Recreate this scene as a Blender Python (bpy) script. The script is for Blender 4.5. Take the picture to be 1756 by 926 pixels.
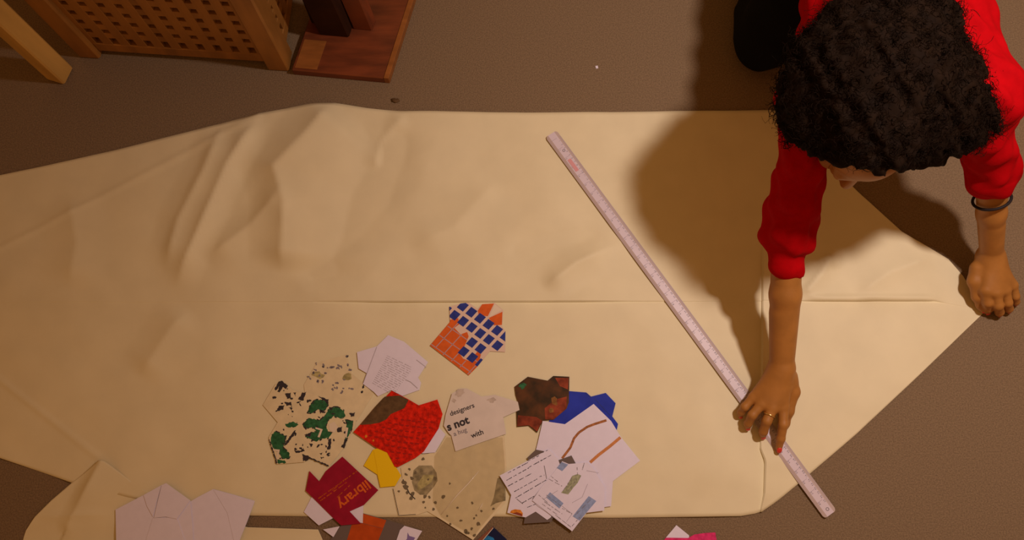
import bpy, bmesh, math, random
import numpy as np
from mathutils import Vector, Matrix
from mathutils.geometry import tessellate_polygon

for o in list(bpy.data.objects): bpy.data.objects.remove(o, do_unlink=True)
scene = bpy.context.scene
COL = scene.collection
random.seed(7)
rng = np.random.default_rng(7)

# ------------------------------------------------------------------ camera
IW, IH, FPX, NADIR_Y, CAM_H = 1756, 926, 1520.0, 850.0, 1.90
TILT = math.atan((NADIR_Y - IH/2) / FPX)
TS, TC = math.sin(TILT), math.cos(TILT)
cam = bpy.data.cameras.new('camera')
cam.sensor_fit = 'HORIZONTAL'; cam.sensor_width = 36.0; cam.lens = 36.0*FPX/IW
cam.clip_start = 0.05
cam_o = bpy.data.objects.new('camera', cam); COL.objects.link(cam_o)
cam_o.location = (0, 0, CAM_H); cam_o.rotation_euler = (TILT, 0, 0)
scene.camera = cam_o

# ------------------------------------------------------------------ light
world = bpy.data.worlds.new('room_ambience'); scene.world = world
world.use_nodes = True
bg = world.node_tree.nodes['Background']
bg.inputs['Color'].default_value = (1.0, 0.43, 0.13, 1); bg.inputs['Strength'].default_value = 0.31
lamp = bpy.data.lights.new('ceiling_bulb', 'SPOT'); lamp.energy = 90.0   # shaded pendant lamp
lamp.spot_size = math.radians(140); lamp.spot_blend = 1.0
lamp.color = (1.0, 0.78, 0.70); lamp.shadow_soft_size = 0.06
lamp_o = bpy.data.objects.new('ceiling_bulb', lamp); COL.objects.link(lamp_o)
lamp_o.location = (0.93, 0.75, 1.80)
vs = scene.view_settings
vs.view_transform = 'Standard'; vs.look = 'None'; vs.exposure = 0.0; vs.gamma = 1.0
vs.use_curve_mapping = False

# ------------------------------------------------------------------ helpers
def at(px, py, z=0.0):
    r = Vector((px - IW/2, FPX*TS + (IH/2 - py)*TC, -FPX*TC + (IH/2 - py)*TS))
    return Vector((0, 0, CAM_H)) + r*((z - CAM_H)/r.z)

def atn(px, py, z):
    px = np.asarray(px, float); py = np.asarray(py, float); z = np.asarray(z, float)
    ry = FPX*TS + (IH/2 - py)*TC; rz = -FPX*TC + (IH/2 - py)*TS
    k = (z - CAM_H)/rz
    return np.stack([(px - IW/2)*k, ry*k, z + 0*k], -1)

def srgb(r, g, b):
    f = lambda c: (c/255/12.92) if c/255 <= 0.04045 else ((c/255 + 0.055)/1.055)**2.4
    return (f(r), f(g), f(b))

def material(name, color, rough=0.7, var=0.0, scale=40.0, bump=0.0, bscale=200.0, color2=None, spec=0.3, sheen=0.0,
             detail=4.0, thresh=None, stretch=None, metal=0.0, coat=0.0):
    m = bpy.data.materials.new(name); m.use_nodes = True
    nt = m.node_tree; N = nt.nodes; L = nt.links
    p = N['Principled BSDF']
    p.inputs['Base Color'].default_value = (*color, 1); p.inputs['Roughness'].default_value = rough
    p.inputs['Specular IOR Level'].default_value = spec; p.inputs['Metallic'].default_value = metal
    p.inputs['Sheen Weight'].default_value = sheen; p.inputs['Coat Weight'].default_value = coat
    tc = N.new('ShaderNodeTexCoord'); vec = tc.outputs['Object']
    if stretch:
        mp = N.new('ShaderNodeMapping'); mp.inputs['Scale'].default_value = stretch
        L.new(vec, mp.inputs['Vector']); vec = mp.outputs['Vector']
    if var > 0 or color2:
        n = N.new('ShaderNodeTexNoise'); n.inputs['Scale'].default_value = scale; n.inputs['Detail'].default_value = detail
        L.new(vec, n.inputs['Vector'])
        r = N.new('ShaderNodeValToRGB')
        c2 = color2 if color2 else tuple(min(1, c*(1 + var)) for c in color)
        c1 = color if color2 else tuple(c*(1 - var) for c in color)
        a, b = thresh if thresh else (0.32, 0.68)
        r.color_ramp.elements[0].position = a; r.color_ramp.elements[0].color = (*c1, 1)
        r.color_ramp.elements[1].position = b; r.color_ramp.elements[1].color = (*c2, 1)
        L.new(n.outputs['Fac'], r.inputs['Fac']); L.new(r.outputs['Color'], p.inputs['Base Color'])
    if bump > 0:
        n2 = N.new('ShaderNodeTexNoise'); n2.inputs['Scale'].default_value = bscale; n2.inputs['Detail'].default_value = 3
        L.new(vec, n2.inputs['Vector'])
        bp = N.new('ShaderNodeBump'); bp.inputs['Strength'].default_value = bump; bp.inputs['Distance'].default_value = 0.004
        L.new(n2.outputs['Fac'], bp.inputs['Height']); L.new(bp.outputs['Normal'], p.inputs['Normal'])
    return m

def mesh_obj(name, verts, faces, mats=None, parent=None, smooth=False):
    me = bpy.data.meshes.new(name)
    me.from_pydata([tuple(v) for v in verts], [], [tuple(f) for f in faces]); me.update()
    return link(name, me, mats, parent, smooth)

def link(name, me, mats=None, parent=None, smooth=False):
    for m in (mats if isinstance(mats, (list, tuple)) else [mats] if mats else []): me.materials.append(m)
    if smooth and len(me.polygons): me.polygons.foreach_set('use_smooth', [True]*len(me.polygons))
    o = bpy.data.objects.new(name, me); COL.objects.link(o)
    if parent:
        o.parent = parent
        o.matrix_parent_inverse = world_of(parent).inverted()
    return o

def world_of(o):
    m = Matrix.LocRotScale(o.location, o.rotation_euler, o.scale)
    if o.parent: m = world_of(o.parent) @ o.matrix_parent_inverse @ m
    return m

def tag(o, label, cat=None, group=None, kind=None):
    if label: o['label'] = label
    if cat: o['category'] = cat
    if group: o['group'] = group
    if kind: o['kind'] = kind
    return o

def empty(name, loc, label, cat, group=None):
    o = bpy.data.objects.new(name, None); COL.objects.link(o); o.location = loc; o.empty_display_size = 0.05
    return tag(o, label, cat, group)

def box_mesh(name, P, ax, ay, az):
    """box from corner P with edge vectors ax, ay, az, lightly bevelled"""
    bm = bmesh.new()
    vs_ = [bm.verts.new(P + ax*i + ay*j + az*k) for i in (0, 1) for j in (0, 1) for k in (0, 1)]
    for f in ((0,1,3,2),(4,6,7,5),(0,4,5,1),(2,3,7,6),(0,2,6,4),(1,5,7,3)): bm.faces.new([vs_[i] for i in f])
    bmesh.ops.recalc_face_normals(bm, faces=bm.faces)
    w = min(ax.length, ay.length, az.length)*0.08
    bmesh.ops.bevel(bm, geom=list(bm.edges), offset=w, segments=1, affect='EDGES')
    me = bpy.data.meshes.new(name); bm.to_mesh(me); bm.free()
    return me

# ------------------------------------------------------------------ materials
M = {}
M['carpet'] = material('carpet', (0.215, 0.155, 0.092), 0.95, var=0.22, scale=330, bump=0.6, bscale=420, spec=0.1, sheen=0.15)
M['cream'] = material('cream_paper', (0.74, 0.69, 0.46), 0.62, var=0.03, scale=14, bump=0.04, bscale=60, spec=0.3)
M['white'] = material('white_card', (0.74, 0.73, 0.90), 0.6, var=0.02, scale=60)
M['warmwhite'] = material('tracing_paper', (0.66, 0.61, 0.56), 0.5, var=0.05, scale=30)
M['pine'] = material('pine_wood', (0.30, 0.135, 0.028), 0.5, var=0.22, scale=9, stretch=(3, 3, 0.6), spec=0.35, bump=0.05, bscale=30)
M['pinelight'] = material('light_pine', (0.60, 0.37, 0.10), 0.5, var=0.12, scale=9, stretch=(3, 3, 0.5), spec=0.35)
M['redwood'] = material('red_brown_wood', (0.15, 0.036, 0.010), 0.45, var=0.35, scale=10, stretch=(1, 5, 1), spec=0.5)
M['tanwood'] = material('tan_wood_strip', (0.27, 0.10, 0.022), 0.4, var=0.2, scale=14, stretch=(1, 4, 1), spec=0.4)
M['skin'] = material('skin', (0.37, 0.163, 0.034), 0.5, var=0.08, scale=35, bump=0.05, bscale=300, spec=0.4)
M['red'] = material('red_jersey', (0.40, 0.0012, 0.004), 0.85, var=0.08, scale=60, bump=0.12, bscale=500, spec=0.05)
M['black'] = material('black_cloth', (0.006, 0.006, 0.007), 0.9, bump=0.1, bscale=400, spec=0.1)
M['hair'] = material('dark_brown_hair', (0.0085, 0.0035, 0.0008), 0.85, var=0.3, scale=50, spec=0.12)
M['nail'] = material('red_nail_polish', (0.62, 0.045, 0.03), 0.25, spec=0.5)
M['gold'] = material('gold', (0.85, 0.62, 0.25), 0.25, metal=1.0)
M['elastic'] = material('black_elastic', (0.012, 0.008, 0.010), 0.7)

def ink(name, c, rough=0.6, **k):
    k.setdefault('spec', 0.12)
    M[name] = material(name, c, rough, **k)
ink('ink_black', (0.045, 0.04, 0.045)); ink('ink_grey', (0.24, 0.22, 0.24)); ink('ink_pale', (0.45, 0.42, 0.47))
ink('ink_blue', (0.028, 0.045, 0.26), var=0.15, scale=120); ink('ink_orange', (0.66, 0.125, 0.02), var=0.1, scale=80)
ink('ink_lilac', (0.46, 0.33, 0.36)); ink('ink_green', (0.03, 0.135, 0.055), var=0.35, scale=120)
ink('ink_olive', (0.40, 0.36, 0.16), var=0.3, scale=120); ink('ink_sky', (0.27, 0.36, 0.60), var=0.15, scale=150)
ink('ink_sage', (0.33, 0.36, 0.24), var=0.3, scale=200); ink('ink_brown', (0.36, 0.145, 0.05), var=0.3, scale=200)
ink('ink_amber', (0.56, 0.235, 0.08), var=0.1, scale=200); ink('ink_purple', (0.22, 0.17, 0.42))
ink('ink_dark_olive', (0.11, 0.065, 0.028), var=0.25, scale=90); ink('ink_pink', (0.66, 0.34, 0.36))
ink('ink_cream', (0.74, 0.66, 0.52)); ink('ink_rust', (0.23, 0.045, 0.018), var=0.5, scale=60)
ink('ink_flame', (0.72, 0.26, 0.03), var=0.3, scale=150); ink('ink_mold', (0.30, 0.26, 0.15), var=0.35, scale=90)
ink('card_map', (0.72, 0.645, 0.42), var=0.06, scale=50); ink('card_grid', (0.70, 0.55, 0.45))
ink('card_red', (0.62, 0.018, 0.006), 0.8, var=0.35, scale=110, bump=0.7, bscale=170)
ink('card_yellow', (0.84, 0.58, 0.008)); ink('card_maroon', (0.30, 0.008, 0.030), 0.6, var=0.12, scale=40)
ink('card_grey', (0.150, 0.118, 0.105)); ink('card_blue', (0.022, 0.042, 0.42), 0.6, var=0.15, scale=25)
ink('card_photo', (0.040, 0.024, 0.010), 0.4, color2=(0.13, 0.050, 0.016), scale=26, thresh=(0.4, 0.7))
ink('card_magenta', (0.66, 0.035, 0.17), var=0.25, scale=90); ink('card_navy', (0.012, 0.018, 0.06), 0.3)
ink('card_orange', (0.52, 0.085, 0.012), var=0.1, scale=60); ink('ink_cyan', (0.02, 0.20, 0.50), var=0.4, scale=120)
ink('ink_spine', (0.24, 0.09, 0.05))
ink('ruler_white', (0.64, 0.58, 0.66), 0.4, spec=0.35); ink('ruler_edge', (0.50, 0.42, 0.40), 0.3, spec=0.4); ink('ink_scale', (0.36, 0.30, 0.36))

# ------------------------------------------------------------------ floor
def grid_floor():
    me_v = [(-3.6, -2.6, 0), (3.6, -2.6, 0), (3.6, 4.2, 0), (-3.6, 4.2, 0), (-3.6, -2.6, -.03), (3.6, -2.6, -.03), (3.6, 4.2, -.03), (-3.6, 4.2, -.03)]
    f = [(0,1,2,3), (7,6,5,4), (0,4,5,1), (1,5,6,2), (2,6,7,3), (3,7,4,0)]
    o = mesh_obj('floor', me_v, f, M['carpet'])
    return tag(o, 'grey brown short pile carpet floor', kind='structure')
grid_floor()

# ------------------------------------------------------------------ big paper sheets
def seg_dist(px, py, poly):
    """distance to polyline and signed side (+ = right/below of travel), and parameter 0..1 along"""
    best = np.full(px.shape, 1e9); side = np.zeros(px.shape); par = np.zeros(px.shape)
    tot = sum(math.dist(poly[i], poly[i+1]) for i in range(len(poly)-1)); run = 0
    for (x0, y0), (x1, y1) in zip(poly[:-1], poly[1:]):
        dx, dy = x1-x0, y1-y0; l = math.hypot(dx, dy)
        t = np.clip(((px-x0)*dx + (py-y0)*dy)/(l*l), 0, 1)
        d = np.hypot(px-x0-t*dx, py-y0-t*dy); s = np.sign(dx*(py-y0) - dy*(px-x0))
        m = d < best
        best = np.where(m, d, best); side = np.where(m, s, side); par = np.where(m, (run + t*l)/tot, par)
        run += l
    return best, side, par

def smooth01(x): x = np.clip(x, 0, 1); return x*x*(3-2*x)

def ridge(px, py, poly, amp, wa, wb, fade=0.25):
    """fold: amp in m on the line, falling over wa px on the + side and wb px on the - side"""
    d, s, t = seg_dist(px, py, poly)
    w = np.where(s > 0, wa, wb)
    p = np.clip(1 - d/w, 0, None)
    env = smooth01(t/fade)*smooth01((1-t)/fade) if fade else 1.0
    return amp*p*(0.35+0.65*p)*env

def wavy(px, py, seed, wl, n=7):
    r = np.random.default_rng(seed); h = np.zeros(np.shape(px))
    for _ in range(n):
        a = r.uniform(0, 2*math.pi); k = 2*math.pi/(wl*r.uniform(0.6, 1.7))
        h = h + np.sin(k*(px*math.cos(a) + py*math.sin(a)) + r.uniform(0, 6.28))
    return h/n

RUL = ((945, 230), (1424, 882))
CREASE_X = [(470, 1306), (600, 1305), (770, 1303), (790, 1311), (845, 1309), (875, 1303), (900, 1303)]
def crease_x(y): return np.interp(y, [c[0] for c in CREASE_X], [c[1] for c in CREASE_X])
YC = [(-600, 520), (1600, 517), (1690, 533)]
def crease_y(x): return np.interp(x, [c[0] for c in YC], [c[1] for c in YC])

def paper_h(px, py):
    h = 0.0024*(wavy(px, py, 3, 260) + 0.5) + 0.0005*wavy(px, py, 5, 90)
    # crumpled folds at the upper left
    h = h + ridge(px, py, [(578, 176), (530, 235), (474, 292), (492, 350), (484, 470)], 0.013, 60, 190, 0.12)
    h = h + ridge(px, py, [(452, 192), (395, 285), (345, 400), (300, 500)], 0.010, 50, 34, 0.2)
    h = h + ridge(px, py, [(390, 205), (352, 300), (310, 380), (285, 470)], 0.006, 40, 30, 0.2)
    h = h + ridge(px, py, [(500, 320), (430, 390), (350, 450)], 0.006, 34, 60, 0.25)
    h = h + ridge(px, py, [(690, 190), (660, 290), (590, 420), (520, 500)], -0.007, 90, 70, 0.2)
    h = h + ridge(px, py, [(700, 195), (655, 240), (640, 300)], 0.004, 24, 24, 0.2)
    h = h + ridge(px, py, [(930, 498), (985, 455), (1080, 408)], 0.007, 40, 34, 0.2)
    h = h + ridge(px, py, [(860, 440), (960, 410), (1055, 395)], -0.004, 40, 40, 0.25)
    h = h + ridge(px, py, [(700, 430), (780, 390), (860, 300)], 0.004, 70, 70, 0.25)
    h = h + ridge(px, py, [(1372, 510), (1405, 470), (1425, 435)], 0.005, 30, 14, 0.2)
    h = h + ridge(px, py, [(1460, 512), (1520, 470), (1600, 440)], 0.006, 60, 40, 0.25)
    h = h + ridge(px, py, [(240, 650), (300, 560), (330, 530)], 0.005, 60, 50, 0.25)
    h = h + ridge(px, py, [(120, 330), (135, 420), (120, 500)], 0.004, 60, 60, 0.25)
    h = h + ridge(px, py, [(1180, 860), (1230, 780), (1250, 640)], 0.003, 70, 70, 0.3)
    # flatten where cards and the ruler lie
    card = smooth01((px-400)/80)*smooth01((1130-px)/60)*smooth01((py-520)/70)
    gridc = smooth01((px-690)/40)*smooth01((910-px)/40)*smooth01((py-480)/30)
    card = np.maximum(card, gridc)
    dr, _, _ = seg_dist(px, py, [RUL[0], RUL[1]])
    flat = (1 - 0.93*card)*(0.22 + 0.78*smooth01((dr-20)/60))
    hand = smooth01((np.hypot(px-1320, py-700)-70)/70)*smooth01((np.hypot(px-1690, py-520)-20)/70)
    h = 2.3*np.maximum(h, -0.002)*flat*(0.3 + 0.7*hand)
    # pressed fold lines of the pointed ends
    for l in ([(-500, 690), (0, 428), (445, 200)], [(-300, 450), (0, 650), (190, 800)]):
        h = h + ridge(px, py, l, 0.0032, 9, 9, 0)*(1-card)
    # middle fold: raised lip on the far side with a groove
    dy = py - crease_y(px)
    a = np.interp(px, [-500, 300, 540, 640, 1000, 1080, 1200, 1360, 1400, 1590, 1620, 1690], [.001, .001, .002, .012, .011, .004, .001, .002, .009, .009, .001, 0])
    a = a + 0.0006*np.sin(px/37.0)*(a > .002)
    h = h + np.where(dy < -0.5, a*np.exp(-np.abs(dy)/26), 0.0) - 0.0010*np.exp(-(dy/1.6)**2)*(a > .002)
    h = h + np.interp(px, [1370, 1400, 1580, 1610], [0, .004, .004, 0])*np.exp(-((dy+5)/5)**2)
    # cross fold: the pointed right end stands a little proud
    dx = px - crease_x(py)
    b = np.interp(py, [380, 470, 560, 700, 770, 850, 885], [0, .008, .012, .012, .012, .010, .003])*(0.45 + 0.55*smooth01((np.hypot(px-1318, py-730)-20)/50))
    h = h + np.where(dx > 0.5, b*np.exp(-np.abs(dx)/34), 0.0) - 0.0006*np.exp(-(dx/2.0)**2)*(py > 470)
    return 0.0016 + np.maximum(h, -0.0012)

def sheet(name, top, bot, hfun, xs, mid, nv_a, nv_b, mat):
    tx, ty = zip(*top); bx, by = zip(*bot)
    def rows(n, flip):
        t = np.linspace(0, 1, n)
        return 1-(1-t)**1.6 if flip else t**1.6
    V, idx = [], []
    ta, tb = rows(nv_a, True), rows(nv_b, False)
    for x in xs:
        yt, yb = np.interp(x, tx, ty), np.interp(x, bx, by)
        if mid is not None:
            ym = min(max(mid(x), yt), yb)
            ys = np.concatenate([yt + (ym-0.6-yt)*ta if ym-yt > 1 else np.full(nv_a, ym), ym + (yb-ym)*tb])
        else: ys = yt + (yb-yt)*np.linspace(0, 1, nv_a+nv_b)
        V.append(np.stack([np.full(len(ys), x), ys], -1))
    V = np.array(V); nx, ny = V.shape[:2]
    px, py = V[..., 0], V[..., 1]
    if mid is not None:   # bend columns along the cross fold
        px = px + (crease_x(py)-1305)*np.exp(-((px-1305)/30)**2)*smooth01((py-460)/20)
    h = hfun(px, py)
    W = atn(px, py, 0*h) + np.stack([0*h, 0*h, h], -1)
    ii = np.arange(nx*ny).reshape(nx, ny)
    F = np.stack([ii[:-1, :-1], ii[:-1, 1:], ii[1:, 1:], ii[1:, :-1]], -1).reshape(-1, 4)
    o = mesh_obj(name, W.reshape(-1, 3).tolist(), F.tolist(), mat, smooth=True)
    md = o.modifiers.new('thickness', 'SOLIDIFY'); md.thickness = 0.0005; md.offset = -1
    return o

xs = np.unique(np.concatenate([np.arange(-30, 0, 10.0), np.arange(0, 1690, 5.0), np.arange(1290, 1322, 1.0), np.array([1304.4, 1305.6]), np.arange(1660, 1691, 2.0)]))
big = sheet('paper_sheet',
    [(-30, 309), (0, 302), (200, 258), (420, 203), (445, 195), (500, 186), (575, 178), (630, 186), (685, 192), (900, 194), (1150, 192), (1325, 190), (1345, 200), (1470, 330), (1545, 398), (1590, 424), (1625, 445), (1650, 474), (1670, 504), (1690, 533)],
    [(-30, 775), (0, 785), (125, 828), (300, 872), (420, 884), (650, 887), (850, 886), (1050, 888), (1200, 886), (1270, 885), (1295, 881), (1308, 877), (1370, 828), (1470, 742), (1690, 533)],
    paper_h, xs, crease_y, 90, 85, M['cream'])
tag(big, 'large creased cream paper sheet spread across the carpet under the cut-out cards', 'paper')

def paper_h2(px, py):
    edge = smooth01((px-40)/50)
    h = 0.0052 + 0.0015*wavy(px, py, 11, 120)
    h = h + ridge(px, py, [(182, 786), (158, 830), (120, 900)], 0.016, 22, 70, 0)*(1-0.5*smooth01((py-830)/60))
    h = h + ridge(px, py, [(60, 888), (120, 884), (200, 880)], 0.004, 14, 14, 0.3)
    # sits on the carpet below the big sheet
    return np.maximum(h - 0.003*smooth01((py-890)/30), 0.0012)
xs2 = np.unique(np.concatenate([np.arange(38, 562, 4.0), [62, 125, 180, 240, 425, 548]]))
small = sheet('paper_sheet',
    [(38, 935), (44, 912), (62, 886), (90, 858), (125, 828), (150, 808), (174, 790), (184, 790), (200, 803), (240, 836), (330, 876), (425, 904), (546, 908), (562, 945)],
    [(38, 940), (60, 1000), (562, 1010)], paper_h2, xs2, None, 30, 30, M['cream'])
tag(small, 'smaller cream paper sheet with turned-up corner overlapping the big sheet', 'paper')

# ------------------------------------------------------------------ paper cut-outs
def clip_poly(subject, clip):
    """Sutherland-Hodgman: subject (any) clipped by convex clip polygon"""
    area = sum(clip[i][0]*clip[(i+1) % len(clip)][1] - clip[(i+1) % len(clip)][0]*clip[i][1] for i in range(len(clip)))
    c = clip if area > 0 else clip[::-1]; out = list(subject)
    for i in range(len(c)):
        a, b = c[i], c[(i+1) % len(c)]; inp, out = out, []
        side = lambda p: (b[0]-a[0])*(p[1]-a[1]) - (b[1]-a[1])*(p[0]-a[0])
        for j in range(len(inp)):
            p, q = inp[j], inp[(j+1) % len(inp)]; sp, sq = side(p), side(q)
            if sp >= 0: out.append(p)
            if (sp >= 0) != (sq >= 0):
                t = sp/(sp-sq); out.append((p[0]+t*(q[0]-p[0]), p[1]+t*(q[1]-p[1])))
        if not out: return []
    return out

def inside(p, poly):
    r = False; x, y = p
    for i in range(len(poly)):
        (x0, y0), (x1, y1) = poly[i], poly[i-1]
        if (y0 > y) != (y1 > y) and x < (x1-x0)*(y-y0)/(y1-y0)+x0: r = not r
    return r

def area2(p): return sum(p[i-1][0]*p[i][1]-p[i][0]*p[i-1][1] for i in range(len(p)))

def stroke(pts, w):
    out = []
    for a, b in zip(pts[:-1], pts[1:]):
        l = math.dist(a, b)
        if l < 1e-6: continue
        nx, ny = -(b[1]-a[1])/l*w/2, (b[0]-a[0])/l*w/2
        out.append([(a[0]+nx, a[1]+ny), (b[0]+nx, b[1]+ny), (b[0]-nx, b[1]-ny), (a[0]-nx, a[1]-ny)])
    return out

def blob(cx, cy, r, n=9, ax=1.0, ang=0.0, jit=0.35):
    pts = []
    for i in range(n):
        a = 2*math.pi*i/n; q = r*(1 + random.uniform(-jit, jit))
        x, y = q*math.cos(a)*ax, q*math.sin(a)
        pts.append((cx + x*math.cos(ang)-y*math.sin(ang), cy + x*math.sin(ang)+y*math.cos(ang)))
    return pts

def flat_polys(name, polys, z, mat, parent, thick=0.0):
    bm = bmesh.new()
    for p in polys:
        q = [p[0]]
        for a in p[1:]:
            if math.dist(a, q[-1]) > 0.05: q.append(a)
        if len(q) > 2 and math.dist(q[0], q[-1]) < 0.05: q.pop()
        if len(q) < 3 or abs(area2(q)) < 0.2: continue
        if area2(q) > 0: q = q[::-1]          # image y is down
        vv = [bm.verts.new(at(x, y, z)) for x, y in q]
        for t in tessellate_polygon([[Vector((x, -y, 0)) for x, y in q]]):
            try: bm.faces.new([vv[i] for i in t])
            except ValueError: pass
    for f in bm.faces:
        f.normal_update()
        if f.normal.z < 0: f.normal_flip()
    me = bpy.data.meshes.new(name); bm.to_mesh(me); bm.free()
    return link(name, me, mat, parent)

def card(name, outline, z, mat, label, cat='card', thick=0.0009, group='cut-out paper shirts on and beside the big sheet', curl=None):
    o = outline[::-1] if area2(outline) > 0 else outline
    P = [at(x, y, z) for x, y in o]
    c = sum(P, Vector())/len(P); c.z = z - thick
    bm = bmesh.new()
    top = [bm.verts.new(p - c) for p in P]; bot = [bm.verts.new(p - c - Vector((0, 0, thick))) for p in P]
    n = len(P)
    for t in tessellate_polygon([[Vector((p.x, p.y, 0)) for p in P]]):
        bm.faces.new([top[i] for i in t]); bm.faces.new([bot[i] for i in t[::-1]])
    for i in range(n): bm.faces.new((top[i], bot[i], bot[(i+1) % n], top[(i+1) % n]))
    bmesh.ops.recalc_face_normals(bm, faces=bm.faces)
    me = bpy.data.meshes.new(name); bm.to_mesh(me); bm.free()
    r = link(name, me, mat); r.location = c
    tag(r, label, cat, group); r['_z'] = z
    return r

def printed(o, matname, polys, lift=0.00025, name='printed_shape', label=None):
    if len(polys) <= 14 and name not in ('fold_lines', 'brown_line', 'printed_outline', 'drawn_line', 'faint_lines'):
        for p in polys: r = flat_polys(name, [p], o['_z'] + lift, M[matname], o)
    else:
        r = flat_polys(name, polys, o['_z'] + lift, M[matname], o); r['kind'] = 'stuff'
    return r

def rough(poly, amp=1.0, step=2.5, seed=0):
    r = random.Random(seed + len(poly)); o = []
    for a, b in zip(poly, poly[1:] + poly[:1]):
        n_ = max(1, int(math.dist(a, b)/step))
        for i in range(n_):
            t = i/n_; o.append((a[0]+(b[0]-a[0])*t + r.uniform(-amp, amp)*(i > 0 or .5), a[1]+(b[1]-a[1])*t + r.uniform(-amp, amp)*(i > 0 or .5)))
    return o

def lettering(o, text, px, py, ang, width_px, matname, lift=0.0004, name='lettering', bold=0.0, z=None, flipx=False):
    cu = bpy.data.curves.new('t', 'FONT'); cu.body = text; cu.size = 1.0; cu.offset = bold; cu.resolution_u = 3
    t = bpy.data.objects.new('t', cu); COL.objects.link(t)
    dg = bpy.context.evaluated_depsgraph_get(); me = bpy.data.meshes.new_from_object(t.evaluated_get(dg))
    bpy.data.objects.remove(t)
    co = np.zeros(len(me.vertices)*3); me.vertices.foreach_get('co', co); co = co.reshape(-1, 3)
    x0, x1 = co[:, 0].min(), co[:, 0].max()
    zz = (o['_z'] + lift) if z is None else z
    A = at(px, py, zz); B = at(px + 10*math.cos(ang), py - 10*math.sin(ang), zz)
    e = (B-A)/10; s = width_px/(x1-x0); n = Vector((-e.y, e.x, 0))
    w = np.array([A[:]]) + np.outer((co[:, 0]-x0)*s, e[:]) + np.outer(co[:, 1]*s, n[:])
    me.vertices.foreach_set('co', w.ravel()); me.update(); me.name = name
    me.materials.clear()
    return link(name, me, M[matname], o)

def textlines(o, lines, matname, w=1.3, seed=1, lift=0.0003):
    r = random.Random(seed); P = []
    for (x0, y0, x1, y1) in lines:
        L_ = math.hypot(x1-x0, y1-y0); t = 0.0
        while t < L_:
            wl = r.uniform(4, 13); e = min(t+wl, L_)
            u, v = (x1-x0)/L_, (y1-y0)/L_; k = t
            while k < e:                       # letters: short uneven strokes
                k2 = min(k + r.uniform(1.0, 2.0), e)
                P += stroke([(x0+u*k, y0+v*k), (x0+u*k2, y0+v*k2)], w*r.uniform(0.6, 1.5)); k = k2 + r.uniform(0.1, 0.5)
            t = e + r.uniform(1.5, 4)
    return printed(o, matname, P, lift, 'text_lines')

# --- orange and blue grid shirt
def zc(pts, ox, oy, s): return [(ox + x/s, oy + y/s) for x, y in pts]
gz = lambda pts: zc(pts, 700, 500, 5.786)
out = gz([(408,150),(520,118),(600,108),(690,172),(735,125),(860,112),(942,185),(930,345),(965,395),(962,600),(810,592),(690,740),(600,832),(215,535),(415,300)])
c = card('shirt_cutout', out, 0.0042, M['card_grid'], 'orange and blue checked shirt cut-out lying alone by the middle fold', 'card')
org = gz([(415,280),(495,262),(512,320),(458,360),(520,425),(585,400),(600,445),(560,540),(500,600),(545,665),(610,690),(690,590),(722,625),(690,740),(600,832),(215,535),(415,300)])
printed(c, 'ink_orange', [org, gz([(690,190),(735,125),(852,118),(790,245),(700,235)]), gz([(800,262),(935,200),(930,330),(850,335)])], 0.00015, 'orange_print')
printed(c, 'ink_cream', [gz([(858,125),(930,182),(800,258)])], 0.0003, 'cream_patch')
O_, U_, V_ = (630, 355), (85, 60), (-82, 90)
blues = []
zone = gz([(405,145),(600,100),(700,180),(780,260),(860,340),(930,345),(970,395),(966,610),(790,600),(690,742),(655,745),(720,620),(690,588),(612,686),(548,660),(505,600),(565,540),(605,445),(585,400),(525,425),(462,360),(516,320),(498,262),(412,282)])
for i in range(-5, 6):
    for j in range(-5, 6):
        cx, cy = O_[0]+i*U_[0]+j*V_[0], O_[1]+i*U_[1]+j*V_[1]
        h = 0.36
        q = gz([(cx+h*a*U_[0]+h*b*V_[0], cy+h*a*U_[1]+h*b*V_[1]) for a, b in ((-1,-1),(1,-1),(1,1),(-1,1))])
        nin = sum(inside(p, out) for p in q)
        k = q if nin == 4 else clip_poly(out, q) if nin else []
        cc_ = gz([(cx, cy)])[0]
        if k and abs(area2(k)) > 6 and inside((sum(p[0] for p in k)/len(k), sum(p[1] for p in k)/len(k)), zone): blues.append(k)
for k in blues: flat_polys('blue_square', [k], c['_z'] + .00035, M['ink_blue'], c)
lines = []
for i in range(-6, 7):
    for (A0, D_) in (((O_[0]-.26*85+.1*-82+i*U_[0], O_[1]-.26*60+.1*90+i*U_[1]), V_), ((O_[0]+.05*-82+i*V_[0], O_[1]+.05*90+i*V_[1]), U_)):
        for s in np.arange(-6, 6, 0.12):
            a = (A0[0]+s*D_[0], A0[1]+s*D_[1]); b = (a[0]+.12*D_[0], a[1]+.12*D_[1])
            qa = gz([a, b])
            if inside(qa[0], org) and inside(qa[1], org): lines += stroke(qa, 1.5)
printed(c, 'ink_lilac', lines, 0.0003, 'grid_lines')

# --- pale map shirt (upper) and green map shirt
c = card('shirt_cutout', [(521,660),(542,624),(550,620),(595,607),(603,640),(624,658),(641,675),(612,722),(566,692),(523,674)], 0.0032, M['card_map'],
         'pale cream map shirt cut-out with faint black specks above the green map shirt')
specks = []
for (x, y) in [(543,624),(541,635),(536,640),(531,647),(555,627),(563,631),(567,631),(572,631),(580,632),(583,628),(595,612),(596,626),(601,633),(591,651),(579,655),(572,662),(569,668),(590,667),(601,668),(546,652),(553,655),(550,645),(560,640),(576,664),(585,672)]:
    for _ in range(2): specks.append(blob(x+random.uniform(-2.5,2.5), y+random.uniform(-2,2), random.uniform(.8,2.1), 7, random.uniform(1,2), random.uniform(0,3)))
printed(c, 'ink_grey', specks, name='map_specks')
printed(c, 'ink_black', [blob(623,664,2.2), blob(620.5,672.5,2.6), blob(595,611,2.3), blob(624,660,1.4)], name='map_specks')
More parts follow.
